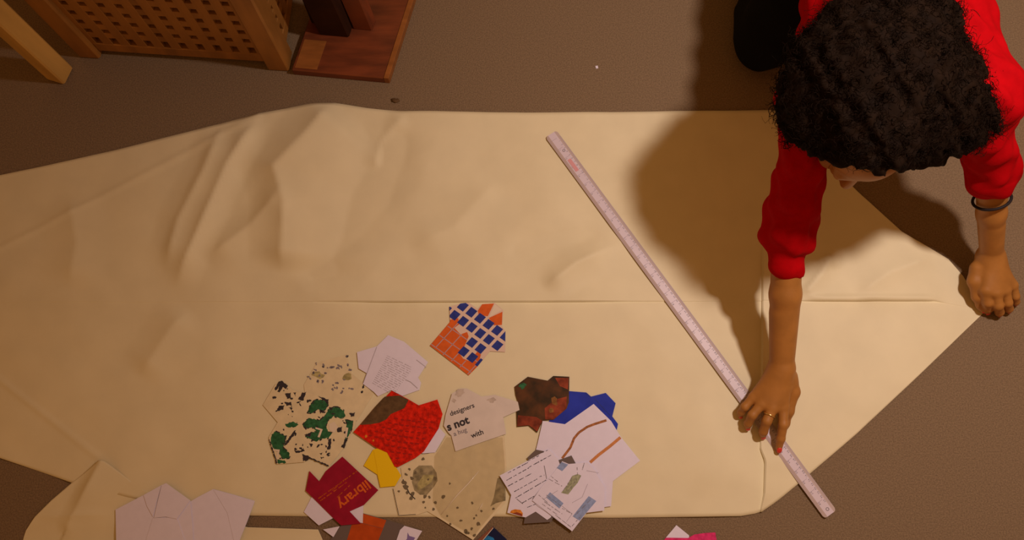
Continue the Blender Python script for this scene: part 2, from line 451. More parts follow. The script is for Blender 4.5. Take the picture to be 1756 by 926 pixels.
printed(c, 'ink_olive', [blob(545,643,6,10,1.6), blob(595,645,6,10,1.3)], 0.00015, 'map_tint')

mz = lambda pts: zc(pts, 440, 590, 4.21)
gout = mz([(45,440),(135,290),(180,262),(225,300),(260,330),(300,345),(350,345),(440,370),(520,400),(640,480),(718,545),(712,590),(625,755),(525,882),(380,815),(345,852),(145,868),(88,700),(88,670),(152,565)])
c = card('shirt_cutout', gout, 0.0046, M['card_map'], 'cream map shirt cut-out with green and black blotches on the left of the heap')
printed(c, 'ink_green', [rough(mz(p), 1.1) for p in [
    [(110,650),(140,630),(180,650),(215,660),(205,705),(195,745),(240,790),(235,825),(190,830),(165,790),(170,765),(120,750),(105,710)],
    [(395,430),(430,400),(500,405),(520,440),(490,480),(440,470),(395,500),(365,495)],
    [(330,580),(380,535),(450,550),(500,510),(520,470),(580,450),(635,480),(640,520),(605,540),(560,520),(520,550),(500,590),(515,630),(545,640),(520,680),(480,680),(430,705),(400,690),(350,670),(390,640),(430,630),(400,600),(350,610)],
    [(640,550),(700,555),(690,610),(670,650),(650,700),(635,690),(655,620)],
    [(205,575),(260,560),(305,580),(280,600),(220,598)], [(150,835),(200,840),(215,858),(150,862)]]], 0.0002, 'green_blotches')
blk = [rough(mz(p), 0.9, 2.0) for p in [[(130,320),(160,270),(185,265),(225,300),(215,325),(190,310),(165,350),(150,345),(165,305),(140,335)],
    [(205,360),(245,350),(250,390),(220,395)], [(160,450),(200,440),(195,470),(135,490)], [(200,420),(250,420),(255,440),(215,445)], [(230,455),(262,462),(252,480)],
    [(300,400),(330,350),(358,345),(335,410)], [(440,375),(520,400),(515,440),(490,410)], [(345,655),(395,640),(385,675)], [(380,715),(410,725),(390,745)],
    [(515,690),(540,680),(538,720),(530,760),(508,760),(518,730)], [(330,795),(380,810),(370,840),(335,845)], [(270,765),(320,770),(340,750),(345,775),(285,785)],
    [(610,745),(640,690),(650,700),(632,755)], [(580,610),(615,595),(618,635),(580,635)], [(670,500),(712,495),(705,520),(680,525)], [(452,790),(475,785),(470,800)], [(500,800),(535,798),(515,812)],
    [(200,725),(260,640),(282,620),(270,660),(215,730)], [(460,815),(480,818),(470,830)], [(265,350),(285,350),(280,380)], [(380,815),(520,875),(515,884),(372,822)], [(88,690),(95,690),(150,860),(143,866)]]]
for _ in range(120):
    x, y = random.uniform(452, 606), random.uniform(655, 795)
    if inside((x, y), mz([(120,330),(200,300),(500,420),(690,570),(520,840),(380,790),(150,840),(110,690),(180,560),(80,440)])): blk.append(blob(x, y, random.uniform(.6, 2.2), 7, random.uniform(1, 2.2), random.uniform(0, 3)))
GP = [p for p in [
    [(110,650),(140,630),(180,650),(215,660),(205,705),(195,745),(240,790),(235,825),(190,830),(165,790),(170,765),(120,750),(105,710)],
    [(395,430),(430,400),(500,405),(520,440),(490,480),(440,470),(395,500),(365,495)],
    [(330,580),(380,535),(450,550),(500,510),(520,470),(580,450),(635,480),(640,520),(605,540),(560,520),(520,550),(500,590),(515,630),(545,640),(520,680),(480,680),(430,705),(400,690),(350,670),(390,640),(430,630),(400,600),(350,610)],
    [(640,550),(700,555),(690,610),(670,650),(650,700),(635,690),(655,620)]]]
for p in GP:
    q = rough(mz(p), 1.3, 3.0)
    for a, b in zip(q[:-1], q[1:]):
        if random.random() < .55: blk += stroke([a, b], random.uniform(.8, 2.4))
printed(c, 'ink_black', blk, 0.00035, 'black_marks')
printed(c, 'ink_cream', [mz(p) for p in [[(118,758),(168,762),(150,835),(142,830),(150,775),(120,768)], [(425,600),(478,615),(455,675),(440,670),(460,622),(425,612)], [(520,580),(560,560),(590,600),(560,640),(525,620)], [(645,600),(662,605),(650,680),(640,670)]]], 0.0005, 'pale_outlines')

# --- lilac-white text shirt
c = card('shirt_cutout', [(612,604),(646,594),(665.6,574.6),(693,586),(734,621),(717,647.5),(722,656),(719.5,668.5),(690,679),(671,669),(648,679.5),(641,672),(622,658),(629,640),(615,632)], 0.0050, M['white'],
         'white shirt cut-out printed with tiny faint text above the red one')
lw = []
for k in range(16):
    x0, y0 = 664-k*1.7, 610+k*3.1
    lw.append((x0, y0, x0+44-k*.5, y0+21))
textlines(c, lw, 'ink_pale', 0.8, 3)
printed(c, 'ink_pale', stroke([(646,595),(634,627),(623,657)], 1.0)+stroke([(695,651),(704,655),(716,666)], 1.3)+stroke([(714,617),(731,630)], 1.0), 0.0004, 'fold_lines')

# --- white card under the red shirt, red knitted shirt
card('shirt_cutout', [(700,740),(740,726),(753,733),(764,745),(746,776),(725,777.5),(705,770)], 0.0054, M['white'], 'small white cut-out poking out right of the red shirt')
c = card('shirt_cutout', [(606,741),(640,703),(671.4,670),(699,684),(718,695),(750,685),(759,710),(752,735),(727,774),(713.7,784.5),(683,800.5),(677,800.5),(664,776),(643.7,767)], 0.0066, M['card_red'],
         'bright red knit-textured shirt cut-out with a dark brown shoulder')
rz_ = lambda pts: zc(pts, 600, 560, 3.43)
printed(c, 'ink_dark_olive', [rz_([(60,578),(150,470),(205,412),(290,405),(345,432),(320,480),(240,515),(215,545),(175,565),(120,575)])], 0.0003, 'brown_shoulder')
rows_ = []
for k in range(9):
    for q in range(11):
        x, y = 640+q*10-k*1.2+random.uniform(-1,1), 712+k*9.5+q*1.5-(q-5)**2*0.12
        if inside((x-4, y), [(622,745),(700,700),(752,700),(750,730),(712,778),(680,795),(665,770)]) and inside((x+5,y), [(622,745),(700,700),(752,700),(750,730),(712,778),(680,795),(665,770)]): rows_ += [blob(x, y, 1.5, 7, 2.4, 0.1, .2)]
ink('card_red_dark', (0.36, 0.016, 0.010), 0.8)
printed(c, 'card_red_dark', rows_, 0.0003, 'knit_stitches')
printed(c, 'ink_flame', [blob(628,748,2.6), blob(640,755.5,1.6)], 0.0003, 'printed_flower')

# --- yellow folded piece
c = card('shirt_cutout', [(623.7,798.5),(639.8,771),(652,767),(663,772.5),(669,785),(688,815.6),(677.4,833.5),(652,836),(647,813.8)], 0.0050, M['card_yellow'],
         'plain bright yellow folded cut-out tucked under the red shirt')
f = flat_polys('folded_flap', [[(640.5,772),(652,767.5),(663,773),(669,785.5),(687.5,815.6),(677,833),(652.5,835.5),(647.5,813.5),(646,800)]], 0.0056, M['card_yellow'], c)
md = f.modifiers.new('t', 'SOLIDIFY'); md.thickness = 0.0005; md.offset = -1

# --- spotted map shirt in clear plastic
pout = [(687,802),(720,781),(748,775),(765,747),(865,747),(869,799),(867,862),(840,892),(811,926),(780,906),(755,890),(733,877),(714,883),(683,885),(673,838),(690,820)]
c = card('shirt_cutout', pout, 0.0034, M['card_map'], 'cream map shirt cut-out in a shiny clear sleeve with dark spots')
pz = lambda pts: zc(pts, 660, 740, 4.977)
printed(c, 'ink_mold', [pz([(245,330),(290,290),(400,290),(440,350),(450,420),(420,470),(360,540),(300,540),(250,500),(230,430)]), pz([(960,400),(1010,380),(1030,480),(1030,590),(950,610),(900,640),(930,560)])], 0.00015, 'grey_green_stain')
printed(c, 'ink_olive', [pz([(280,440),(330,370),(420,370),(400,430),(330,480),(280,500)])], 0.0003, 'olive_stain')
sp = []
for (x, y, r) in [(325,235,2.4),(210,320,2),(180,365,2.2),(230,400,3.2),(165,435,4),(180,475,4.5),(190,520,2.4),(240,530,3.4),(225,570,3.6),(330,605,2.2),(345,650,1.5),(432,603,2.6),(415,665,2.4),(380,560,2.2),(120,510,2),(340,555,2.5),(555,445,1.6),(500,560,3),(620,650,2),(745,610,1.8),(560,790,2),(690,850,4),(705,865,3),(800,790,3),(740,830,2.2),(765,885,2.6),(760,740,1.6),(780,715,1.6),(825,680,2),(925,660,2),(530,720,1.6),(650,760,1.8),(430,400,2.5),(370,410,2),(260,350,2.4)]:
    sp.append(blob(660+x/4.977, 740+y/4.977, r, 8, random.uniform(1,1.5), random.uniform(0,3)))
ink('ink_spot', (0.17, 0.14, 0.085)); printed(c, 'ink_spot', sp, 0.0005, 'dark_spots')
printed(c, 'ink_black', stroke([(691,822),(702,846),(712,856)], 1.6)+stroke([(674,838),(684,884),(713,882)], .8), 0.0004, 'printed_outline')
# clear film with raised shiny creases
film = bpy.data.materials.new('clear_film'); film.use_nodes = True
nt = film.node_tree; nt.nodes.remove(nt.nodes['Principled BSDF'])
tr = nt.nodes.new('ShaderNodeBsdfTransparent'); gl = nt.nodes.new('ShaderNodeBsdfGlossy'); mx = nt.nodes.new('ShaderNodeMixShader')
gl.inputs['Roughness'].default_value = 0.22; tr.inputs['Color'].default_value = (0.93, 0.92, 0.88, 1)
nz = nt.nodes.new('ShaderNodeTexNoise'); nz.inputs['Scale'].default_value = 25; bpn = nt.nodes.new('ShaderNodeBump'); bpn.inputs['Strength'].default_value = 0.35; bpn.inputs['Distance'].default_value = 0.01
tco = nt.nodes.new('ShaderNodeTexCoord'); nt.links.new(tco.outputs['Object'], nz.inputs['Vector'])
nt.links.new(nz.outputs['Fac'], bpn.inputs['Height']); nt.links.new(bpn.outputs['Normal'], gl.inputs['Normal'])
mx.inputs['Fac'].default_value = 0.10
nt.links.new(tr.outputs[0], mx.inputs[1]); nt.links.new(gl.outputs[0], mx.inputs[2]); nt.links.new(mx.outputs[0], nt.nodes['Material Output'].inputs['Surface'])
M['film'] = film
ink('film_crease', (0.80, 0.74, 0.62), 0.08, spec=1.0)
fl = flat_polys('clear_film', [[(745,782),(766,750),(862,750),(866,799),(864,858),(838,888),(812,920),(757,887),(742,860)]], 0.0046, M['film'], c)
def tube(name, pts, rads, mat, parent=None, sides=8, closed=False):
    pts = [Vector(p) for p in pts]; V, Fc = [], []; n = len(pts)
    for i, p in enumerate(pts):
        a = pts[(i-1) % n] if (closed or i) else p; b = pts[(i+1) % n] if (closed or i < n-1) else p
        d = (b-a).normalized(); s = d.cross(Vector((0.13, 0.21, 0.97))).normalized(); u = s.cross(d)
        r = rads[i] if isinstance(rads, (list, tuple)) else rads
        for k in range(sides):
            t = 2*math.pi*k/sides; V.append(p + s*(r*math.cos(t)) + u*(r*math.sin(t)))
    for i in range(n if closed else n-1):
        for k in range(sides):
            a, b = i*sides+k, i*sides+(k+1) % sides; a2, b2 = ((i+1) % n)*sides+k, ((i+1) % n)*sides+(k+1) % sides
            Fc.append((a, b, b2, a2))
    if not closed: Fc += [tuple(range(sides))[::-1], tuple(range((n-1)*sides, n*sides))]
    return mesh_obj(name, V, Fc, mat, parent, smooth=True)
tube('film_crease', [at(757,882,.0048), at(783,850,.0050), at(804,828,.0050), at(821,808,.0048)], [.0004,.0010,.0010,.0003], M['film_crease'], c)
tube('film_crease', [at(820,875,.0048), at(824,870,.0050), at(828,862,.0048)], [.0003,.0009,.0003], M['film_crease'], c)

# --- tracing paper shirt with words
c = card('shirt_cutout', [(775,675),(790,666),(800,666),(826,680),(848,677),(888,689),(891,703),(863,715.6),(868,744),(824,759),(781,774),(774,747),(769,742),(761,730),(764,712)], 0.0062, M['warmwhite'],
         'translucent tracing paper shirt cut-out with the words designers, not and with')
A20 = math.radians(20.5)
lettering(c, 'designers', 773, 713.5, A20, 44, 'ink_black', bold=0.012)
lettering(c, 's not', 768.5, 739, A20, 40, 'ink_black', bold=0.035)
lettering(c, 'a hug', 779, 748, A20, 24, 'ink_grey', bold=0.01)
lettering(c, 'with', 809, 751.5, A20, 22, 'ink_black', bold=0.015)
ink('ink_smudge', (0.50, 0.44, 0.38), var=0.2, scale=60)
printed(c, 'ink_smudge', [blob(788,674,6,12,1.6,-.4), blob(843,686,4,10,1.8), blob(778,687,4,10)], 0.0002, 'grey_smudge')

# --- maroon shirt, white card below it
card('shirt_cutout', [(534,853),(521,878),(546.6,901),(572,888),(600,893),(622,897),(623,867),(600,850),(560,845)], 0.0040, M['white'], 'plain white shirt cut-out showing on both sides below the maroon shirt')
c = card('shirt_cutout', [(530.5,807.5),(547.5,825.4),(559,807.5),(587,783),(648.7,840.6),(624,866),(599.5,877),(619,898),(585,901),(572,889),(545,862),(524,841.5)], 0.0054, M['card_maroon'],
         'maroon shirt cut-out with orange lettering upside down')
lettering(c, 'library', 627, 823, math.radians(218.5), 64, 'ink_orange', bold=0.02)
textlines(c, [(546,855,612,808), (549,859,596,826), (570,841,590,823), (578,853,600,832)], 'card_orange', 1.6, 5)

# --- dark photo shirt, blue shirt, white shirt with brown lines
c = card('shirt_cutout', [(960,690),(974,670.5),(1005.5,673),(1013.6,680),(1038.7,673.7),(1055.7,691.5),(1050,714),(1059.8,727),(1057.4,738.5),(1040,730),(1018,735),(972,735),(940,725)], 0.0036, M['card_blue'],
         'plain royal blue shirt cut-out half under the white one with brown lines')
printed(c, 'ink_blue', stroke([(1020,684),(1046,712)], 1.2)+stroke([(1004,674),(1014,682)], 1.2), name='fold_lines')
c = card('shirt_cutout', [(882.4,663),(905,646),(939,652.7),(948.8,644.6),(976.4,646),(975.6,690),(971.5,701),(949,720),(931,721),(921,742),(906.7,730),(886.4,732),(885.6,706),(892,701),(884,677)], 0.0048, M['card_photo'],
         'dark brown photographic shirt cut-out left of the blue one')
printed(c, 'ink_rust', [[(934,700),(952,685),(972,680),(971,701),(949,719.5),(935,719)], [(888,712),(920,715),(930,722),(921,740),(907,729),(887,731)], [(952,648),(975,648),(974,668),(960,662)]], 0.0002, 'rust_patch')
ink('ink_ochre', (0.26, 0.115, 0.03), var=0.3, scale=120)
printed(c, 'ink_ochre', [blob(951,688,4.5,10,1.6,1.2), blob(945,704,3.5,9,1.4)], 0.0003, 'ochre_patch')
printed(c, 'ink_green', [blob(897,661,5,10,1.4,-.7)], 0.0003, 'green_patch')
c = card('shirt_cutout', [(1018,692.7),(1048,722),(1064.5,749),(1097.6,790),(1051,825),(1048,868),(1035,870),(1034,876),(1000,876),(960,830),(925,778),(919,772),(922,760),(930.7,721.8),(968.7,727.4)], 0.0062, M['white'],
         'large white shirt cut-out crossed by two brown painted lines')
printed(c, 'ink_brown', stroke([(1040,720.7),(1020,727),(1007,732),(992.6,741.8),(984.5,751.5),(978,767.7),(964,786)], 4.2), 0.0003, 'brown_line')
printed(c, 'ink_amber', stroke([(1064,750),(1045,766),(1026.6,780),(1012,793)], 5.2), 0.0003, 'brown_line')
card('shirt_cutout', [(904,785),(919,771),(945,776),(955,790),(980,781),(987,794),(980,830),(945,895),(898,898),(905,860),(925,820)], 0.0074, M['card_grey'], 'dark grey cut-out peeping from under the two printed white shirts')
# --- lined text shirt
tz = lambda pts: zc(pts, 850, 750, 5.262)
c = card('shirt_cutout', tz([(35,345),(250,232),(480,105),(560,190),(600,300),(540,500),(500,720),(465,745),(360,670),(270,722),(240,716),(105,680),(140,520),(100,450)]), 0.0086, M['white'],
         'white shirt cut-out with ruled lines of text and an orange flame spot')
def tl(v): (a, b), (e, f_) = tz([(v[0], v[1]), (v[2], v[3])]); return (a, b, e, f_)
textlines(c, [tl(v) for v in [(110,322,300,222),(290,215,390,165),(415,140,470,115),(98,388,300,275),(300,270,500,160),(108,442,325,325),(168,490,375,375),(395,355,440,340),(178,548,455,385),(240,592,375,515),(285,632,365,600)]], 'ink_black', 1.0, 8)
printed(c, 'ink_grey', [q for v in [[(438,255),(450,320),(460,375)], [(190,555),(245,600)], [(330,560),(440,420)]] for q in stroke(tz(v), 1.1)], 0.0004, 'drawn_line')
printed(c, 'ink_flame', [tz([(128,680),(140,660),(175,648),(225,655),(245,685),(242,712),(200,700),(160,690)])], 0.0003, 'flame_spot')
printed(c, 'ink_rust', [tz([(150,686),(190,675),(235,690),(240,713)])], 0.0005, 'flame_spot')
# --- shirt with blue stamps
c = card('shirt_cutout', tz([(330,570),(410,450),(480,370),(560,270),(600,215),(660,240),(830,225),(900,300),(940,380),(985,450),(980,660),(820,680),(690,848),(600,780),(520,715),(380,620)]), 0.0100, M['white'],
         'white shirt cut-out with pale blue rectangles and a green leaf print')
printed(c, 'ink_sky', [tz(p) for p in [[(490,495),(612,595),(575,642),(455,540)], [(840,530),(908,575),(757,752),(695,712)], [(595,222),(655,245),(600,305),(552,276)]]], 0.0003, 'blue_rectangle')
printed(c, 'ink_sage', [tz([(690,348),(740,330),(772,345),(740,410),(700,455),(655,515),(590,500),(640,440)])], 0.0003, 'green_leaf')
textlines(c, [tl(v) for v in [(480,375,600,440),(500,350,560,400),(390,520,470,590),(420,600,560,700),(440,580,600,690),(540,700,680,810),(600,640,690,690),(735,270,740,340),(800,230,780,300),(690,800,760,720),(460,520,590,620),(720,700,850,570),(610,480,690,360),(650,490,730,380)]], 'ink_grey', 0.8, 9, 0.0006)
printed(c, 'ink_pale', [q for v in [[(330,570),(600,780)], [(430,560),(560,480)], [(690,590),(780,540),(830,420)], [(820,300),(930,320)], [(600,620),(690,690),(640,760)]] for q in stroke(tz(v), .7)], 0.0004, 'faint_lines')

# --- cut-outs on the carpet at the lower edge
c = card('shirt_cutout', [(580,905),(600,892),(622,880),(663,891.5),(692,900),(684,926),(676,962),(560,962),(566,926)], 0.0031, M['card_grey'], 'grey brown cut-out with a wide orange panel at the bottom edge')
printed(c, 'card_orange', [[(623,881),(662.5,892),(657,906),(617,896)], ], 0.0003, 'orange_panel')
ink('card_orange_b', (0.46, 0.070, 0.010), var=0.12, scale=60)
printed(c, 'card_orange_b', [[(617,896.5),(657,906.5),(649,926),(636,961),(584,961),(595,926),(603,900)]], 0.0003, 'orange_panel')
card('paper_scrap', [(553.8,908),(582.4,902.5),(571.7,921)], 0.0046, M['white'], 'small white paper triangle below the maroon shirt', 'paper', group='loose paper scraps')
c = card('shirt_cutout', [(693.5,901.6),(724,910.5),(713,928),(705,952),(672,955),(680,926),(686,908.7)], 0.0046, M['white'], 'white cut-out with a purple squiggle at the bottom edge')
printed(c, 'ink_purple', [[(699,913),(702,919),(712,922),(707,930),(700,927),(697,935),(692,930),(698,924)], blob(688,929,2.5)], name='purple_squiggle')
c = card('shirt_cutout', [(816,928),(845,902.5),(868,924),(880,945),(850,965),(826,960)], 0.0040, M['card_navy'], 'glossy dark navy cut-out with bright blue centre at the bottom edge')
printed(c, 'ink_spine', [[(816.5,928),(844.5,903),(846,905),(822,932)]], name='brown_edge')
printed(c, 'ink_cream', [stroke([(824,931),(846,905)], .9)[0]], 0.0004, name='pale_edge')
printed(c, 'ink_cyan', [[(828,926),(836,918),(846,922),(850,930),(840,945),(830,940)]], name='blue_patch')
card('paper_scrap', [(1141,923),(1160,900.5),(1181.6,918),(1182,930),(1145,935)], 0.0022, M['white'], 'small white paper triangle behind the magenta cut-out', 'paper', group='loose paper scraps')
card('shirt_cutout', [(1138,927),(1142,922),(1180,922.5),(1191,916.5),(1210,913.8),(1226.7,913),(1229,926),(1222,970),(1130,970)], 0.0036, M['card_magenta'], 'magenta pink cut-out at the bottom edge right of the cards')

# --- two white shirts with folded collars at the lower left
c = card('shirt_cutout', [(313,868),(340,852),(365.6,838.7),(400,848),(437,859),(424,894),(411,926),(402,962),(308,962)], 0.0085, M['white'], 'plain lilac-white folded shirt cut-out beside the collared one')
f = flat_polys('folded_flap', [[(366,839.5),(390,880),(404,940),(398,961),(436,860),(400,849)]], 0.0091, M['white'], c)
c = card('shirt_cutout', [(198,874),(246,849),(276.8,832),(284.8,828.5),(326,858),(330,900),(333,962),(200,962)], 0.0102, M['white'], 'white folded shirt cut-out with turned-down collar at the lower left')
for poly, z in (([(246,849),(276.8,832),(268,862),(262,886),(252,868)], .0117), ([(277,832.5),(284.8,828.5),(326,858),(303,890),(284,886),(264,888),(270,862)], .0125)):
    f = flat_polys('collar_flap', [poly], z, M['white'], c)
    md = f.modifiers.new('t', 'SOLIDIFY'); md.thickness = 0.0012; md.offset = -1
f = flat_polys('front_panel', [[(262,888),(303,887),(318,930),(322,961),(240,961),(252,920)]], .0111, M['white'], c)
md = f.modifiers.new('t', 'SOLIDIFY'); md.thickness = 0.0007; md.offset = -1

# --- specks on the carpet
bm = bmesh.new(); bmesh.ops.create_icosphere(bm, subdivisions=2, radius=1.0)
for v in bm.verts: v.co = Vector((v.co.x*.010, v.co.y*.006, v.co.z*.003))*random.uniform(.75, 1.2)
me = bpy.data.meshes.new('lint'); bm.to_mesh(me); bm.free()
o = link('lint_tuft', me, M['ink_dark_olive'], smooth=True); o.location = at(678, 172, 0.002)
tag(o, 'small dark tuft of lint on the carpet behind the paper', 'lint')
card('paper_scrap', [(1021,113),(1025,112.5),(1026,117),(1022,117.5)], 0.0009, M['white'], 'tiny white paper speck on the bare carpet', 'paper', group='loose paper scraps', thick=0.0006)

# ------------------------------------------------------------------ metre ruler
ZR = 0.0060
A, B = at(*RUL[0], ZR), at(*RUL[1], ZR)
e = (B-A).normalized(); n = Vector((-e.y, e.x, 0)); LR = (B-A).length     # n points to the upper right edge
ruler = empty('ruler', A, 'long white plastic ruler lying diagonally, pressed down by a hand', 'ruler')
def prof(o_, t0, t1, w0, w1, h0, h1): return [A + e*t0 + n*w0 + Vector((0,0,h0))]
def strip(name, w0, w1, zt0, zt1, mat, r=0.006):
    # long bar with rounded ends: top slopes from zt0 at w0 to zt1 at w1
    ws = np.linspace(w0, w1, 5); V, Fc = [], []
    for w in ws:
        lo = LR*0 + r*(1-math.sqrt(max(0, 1-(max(0, abs(w)-0.0155+r)/r)**2)))
        t = (w-w0)/(w1-w0); zt = zt0 + (zt1-zt0)*t
        for s in (lo, LR-lo):
            p = A + e*s + n*w
            V += [p + Vector((0, 0, zt)), p + Vector((0, 0, -0.0009))]
    for i in range(4):
        a, b = i*4, (i+1)*4
        Fc += [(a, a+2, b+2, b), (a+1, b+1, b+3, a+3), (a, b, b+1, a+1), (a+2, a+3, b+3, b+2)]
    Fc += [(0, 1, 3, 2), (16, 18, 19, 17)]
    o = mesh_obj(name, V, Fc, mat, ruler)
    bm = bmesh.new(); bm.from_mesh(o.data); bmesh.ops.recalc_face_normals(bm, faces=bm.faces); bm.to_mesh(o.data); bm.free()
    return o
strip('blade', -0.0085, 0.0085, 0.0021, 0.0021, M['ruler_white'])
strip('bevelled_edge', 0.0085, 0.0155, 0.0021, 0.0006, M['ruler_edge'])
strip('bevelled_edge', -0.0155, -0.0085, 0.0006, 0.0021, M['ruler_edge'])
def rquad(s0, s1, w0, w1):
    def zz(w): return 0.0023 if abs(w) <= 0.0085 else 0.0023 - 0.0015*(abs(w)-0.0085)/0.007
    return [A + e*s0 + n*w0 + Vector((0,0,zz(w0))), A + e*s1 + n*w0 + Vector((0,0,zz(w0))), A + e*s1 + n*w1 + Vector((0,0,zz(w1))), A + e*s0 + n*w1 + Vector((0,0,zz(w1)))]
V, Fc = [], []
def addq(q): b = len(V); V.extend(q); Fc.append((b, b+1, b+2, b+3))
for k in range(0, 981):
    s = 0.016 + k*0.001; l = 0.0062 if k % 10 == 0 else 0.0045 if k % 5 == 0 else 0.003
    addq(rquad(s-.00012, s+.00012, 0.0150, 0.0150-l))
for k in range(0, 39*8):
    s = 0.016 + k*0.0254/8
    if s > LR-.012: break
    l = 0.0055 if k % 8 == 0 else 0.0035
    addq(rquad(s-.00018, s+.00018, -0.0150, -0.0150+l))
    if k % 8 == 0: addq(rquad(s-.0003, s+.0003, -0.0085, 0.004))
mesh_obj('graduations', V, Fc, M['ink_scale'], ruler)['kind'] = 'stuff'
def numeral_mesh():
    digs = {}
    for d in '0123456789':
        cu = bpy.data.curves.new('t', 'FONT'); cu.body = d; cu.size = 1; cu.resolution_u = 2
        t = bpy.data.objects.new('t', cu); COL.objects.link(t)
        me = bpy.data.meshes.new_from_object(t.evaluated_get(bpy.context.evaluated_depsgraph_get())); bpy.data.objects.remove(t)
        co = np.zeros(len(me.vertices)*3); me.vertices.foreach_get('co', co)
        digs[d] = (co.reshape(-1, 3), [tuple(p.vertices) for p in me.polygons])
    V, Fc = [], []
    def put(txt, s, w, size):
        for i, ch in enumerate(txt):
            co, fs = digs[ch]; b = len(V)
            for x, y, _ in co:
                V.append(A + e*(s + (i-len(txt)/2)*0.62*size + x*size) + n*(w + y*size) + Vector((0, 0, 0.0024)))
            Fc.extend(tuple(b+k for k in f) for f in fs)
    for k in range(1, 98): put(str(k), 0.016+k*.01, 0.0042, 0.0052 if k % 10 else 0.0066)
    for k in range(1, 39): put(str(k), 0.0195+k*.0254, -0.0078, 0.0056)
    return mesh_obj('numerals', V, Fc, M['ink_grey'], ruler)
numeral_mesh()['kind'] = 'stuff'
V, Fc = [], []; addq(rquad(0.074, 0.108, -0.006, 0.0025)); mesh_obj('pink_label', [v+Vector((0,0,.0002)) for v in V], Fc, M['ink_pink'], ruler)
for s_, r_ in ((0.050, .0028), (LR-0.012, .0030)):
    pts = [A + e*(s_ + r_*math.cos(t)) + n*(0.001 + r_*math.sin(t)) + Vector((0,0,.0023)) for t in np.linspace(0, 2*math.pi, 16, endpoint=False)]
    tube('hanging_hole', pts, 0.0006, M['ink_grey'], ruler, 6, True)

# ------------------------------------------------------------------ slatted wooden side table
P0, P1 = at(136, 99), at(497, 123)
ex = (P1-P0).normalized(); ey = Vector((-ex.y, ex.x, 0)); ez = Vector((0, 0, 1)); WT = (P1-P0).length; HT = 0.50
tbl = empty('slatted_table', P0, 'square pine side table with pierced lattice sides at the upper left', 'table')
def part(name, s, d, z, ds, dd, dz, mat, parent, O=P0, X=ex, Y=ey, mesh=None):
    me = box_mesh(name, Vector(), X*ds, Y*dd, ez*dz)
    o = link(name, me, mat, None); o.location = O + X*s + Y*d + ez*z
    o.parent = parent; o.matrix_parent_inverse = world_of(parent).inverted()
    return o
pw = 0.052
for s in (0, WT-pw):
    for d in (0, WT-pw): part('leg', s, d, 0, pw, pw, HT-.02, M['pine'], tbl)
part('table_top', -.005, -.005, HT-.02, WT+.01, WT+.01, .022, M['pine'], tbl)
def lattice(O, X, Y):
    pan = bpy.data.objects.new('lattice_panel', None); COL.objects.link(pan); pan.location = O; pan.parent = tbl
    pan.matrix_parent_inverse = world_of(tbl).inverted(); pan.empty_display_size = .03
    inn = WT-2*pw
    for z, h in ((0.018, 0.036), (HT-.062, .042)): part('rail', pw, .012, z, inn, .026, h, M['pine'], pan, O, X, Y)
    nh = 10; pit = inn/nh; gap = 0.0165
    xs_ = [pw + i*pit - (pit-gap)/2 for i in range(nh+1)]
    mv = box_mesh('slat', Vector(), X*(pit-gap), Y*.009, ez*(HT-.11))
    for i, x in enumerate(xs_):
        w0 = max(x, pw-.004); o = bpy.data.objects.new('slat', mv); COL.objects.link(o)
        if i == 0: mv.materials.append(M['pine'])
        o.location = O + X*x + Y*.0125 + ez*.05; o.parent = pan; o.matrix_parent_inverse = world_of(pan).inverted()
    rows = 10; pz_ = (HT-.062-.054)/rows
    mh = box_mesh('slat', Vector(), X*inn, Y*.010, ez*(pz_-gap)); mh.materials.append(M['pine'])
    for k in range(rows-1):
        o = bpy.data.objects.new('slat', mh); COL.objects.link(o)
        o.location = O + X*pw + Y*.013 + ez*(.054 + (k+1)*pz_ - (pz_-gap)/2); o.parent = pan; o.matrix_parent_inverse = world_of(pan).inverted()
lattice(P0, ex, ey)
lattice(P0 + ex*WT, ey, -ex)
lattice(P0 + ey*WT, -ey, ex)
lattice(P0 + ex*WT + ey*WT, -ex, -ey)

# ------------------------------------------------------------------ light wooden table whose leg stands at the far left
C0 = at(112, 146); R0 = at(127, 115)
fx = (R0-C0).normalized(); fy = Vector((-fx.y, fx.x, 0))       # fx away to the right, fy to the left
lt = empty('wooden_table', C0, 'light wooden table whose square leg stands at the left edge', 'table')
def lpart(name, s, d, z, ds, dd, dz): return part(name, s, d, z, ds, dd, dz, M['pinelight'], lt, C0, fx, fy)
LW, LD, LH, lg = 0.60, 0.75, 0.70, 0.047
S0 = lg-LW                                     # the visible leg is the far right corner of the table
for s in (S0, 0):
    for d in (0, LD-lg): lpart('leg', s, d, 0, lg, lg, LH)
for s in (S0+.012, lg-.032): lpart('apron', s, lg, LH-.09, .02, LD-2*lg, .09)
for d in (.012, LD-.032): lpart('apron', S0+lg, d, LH-.09, LW-2*lg, .02, .09)
lpart('table_top', S0-.02, -.02, LH, LW+.04, LD+.04, .025)

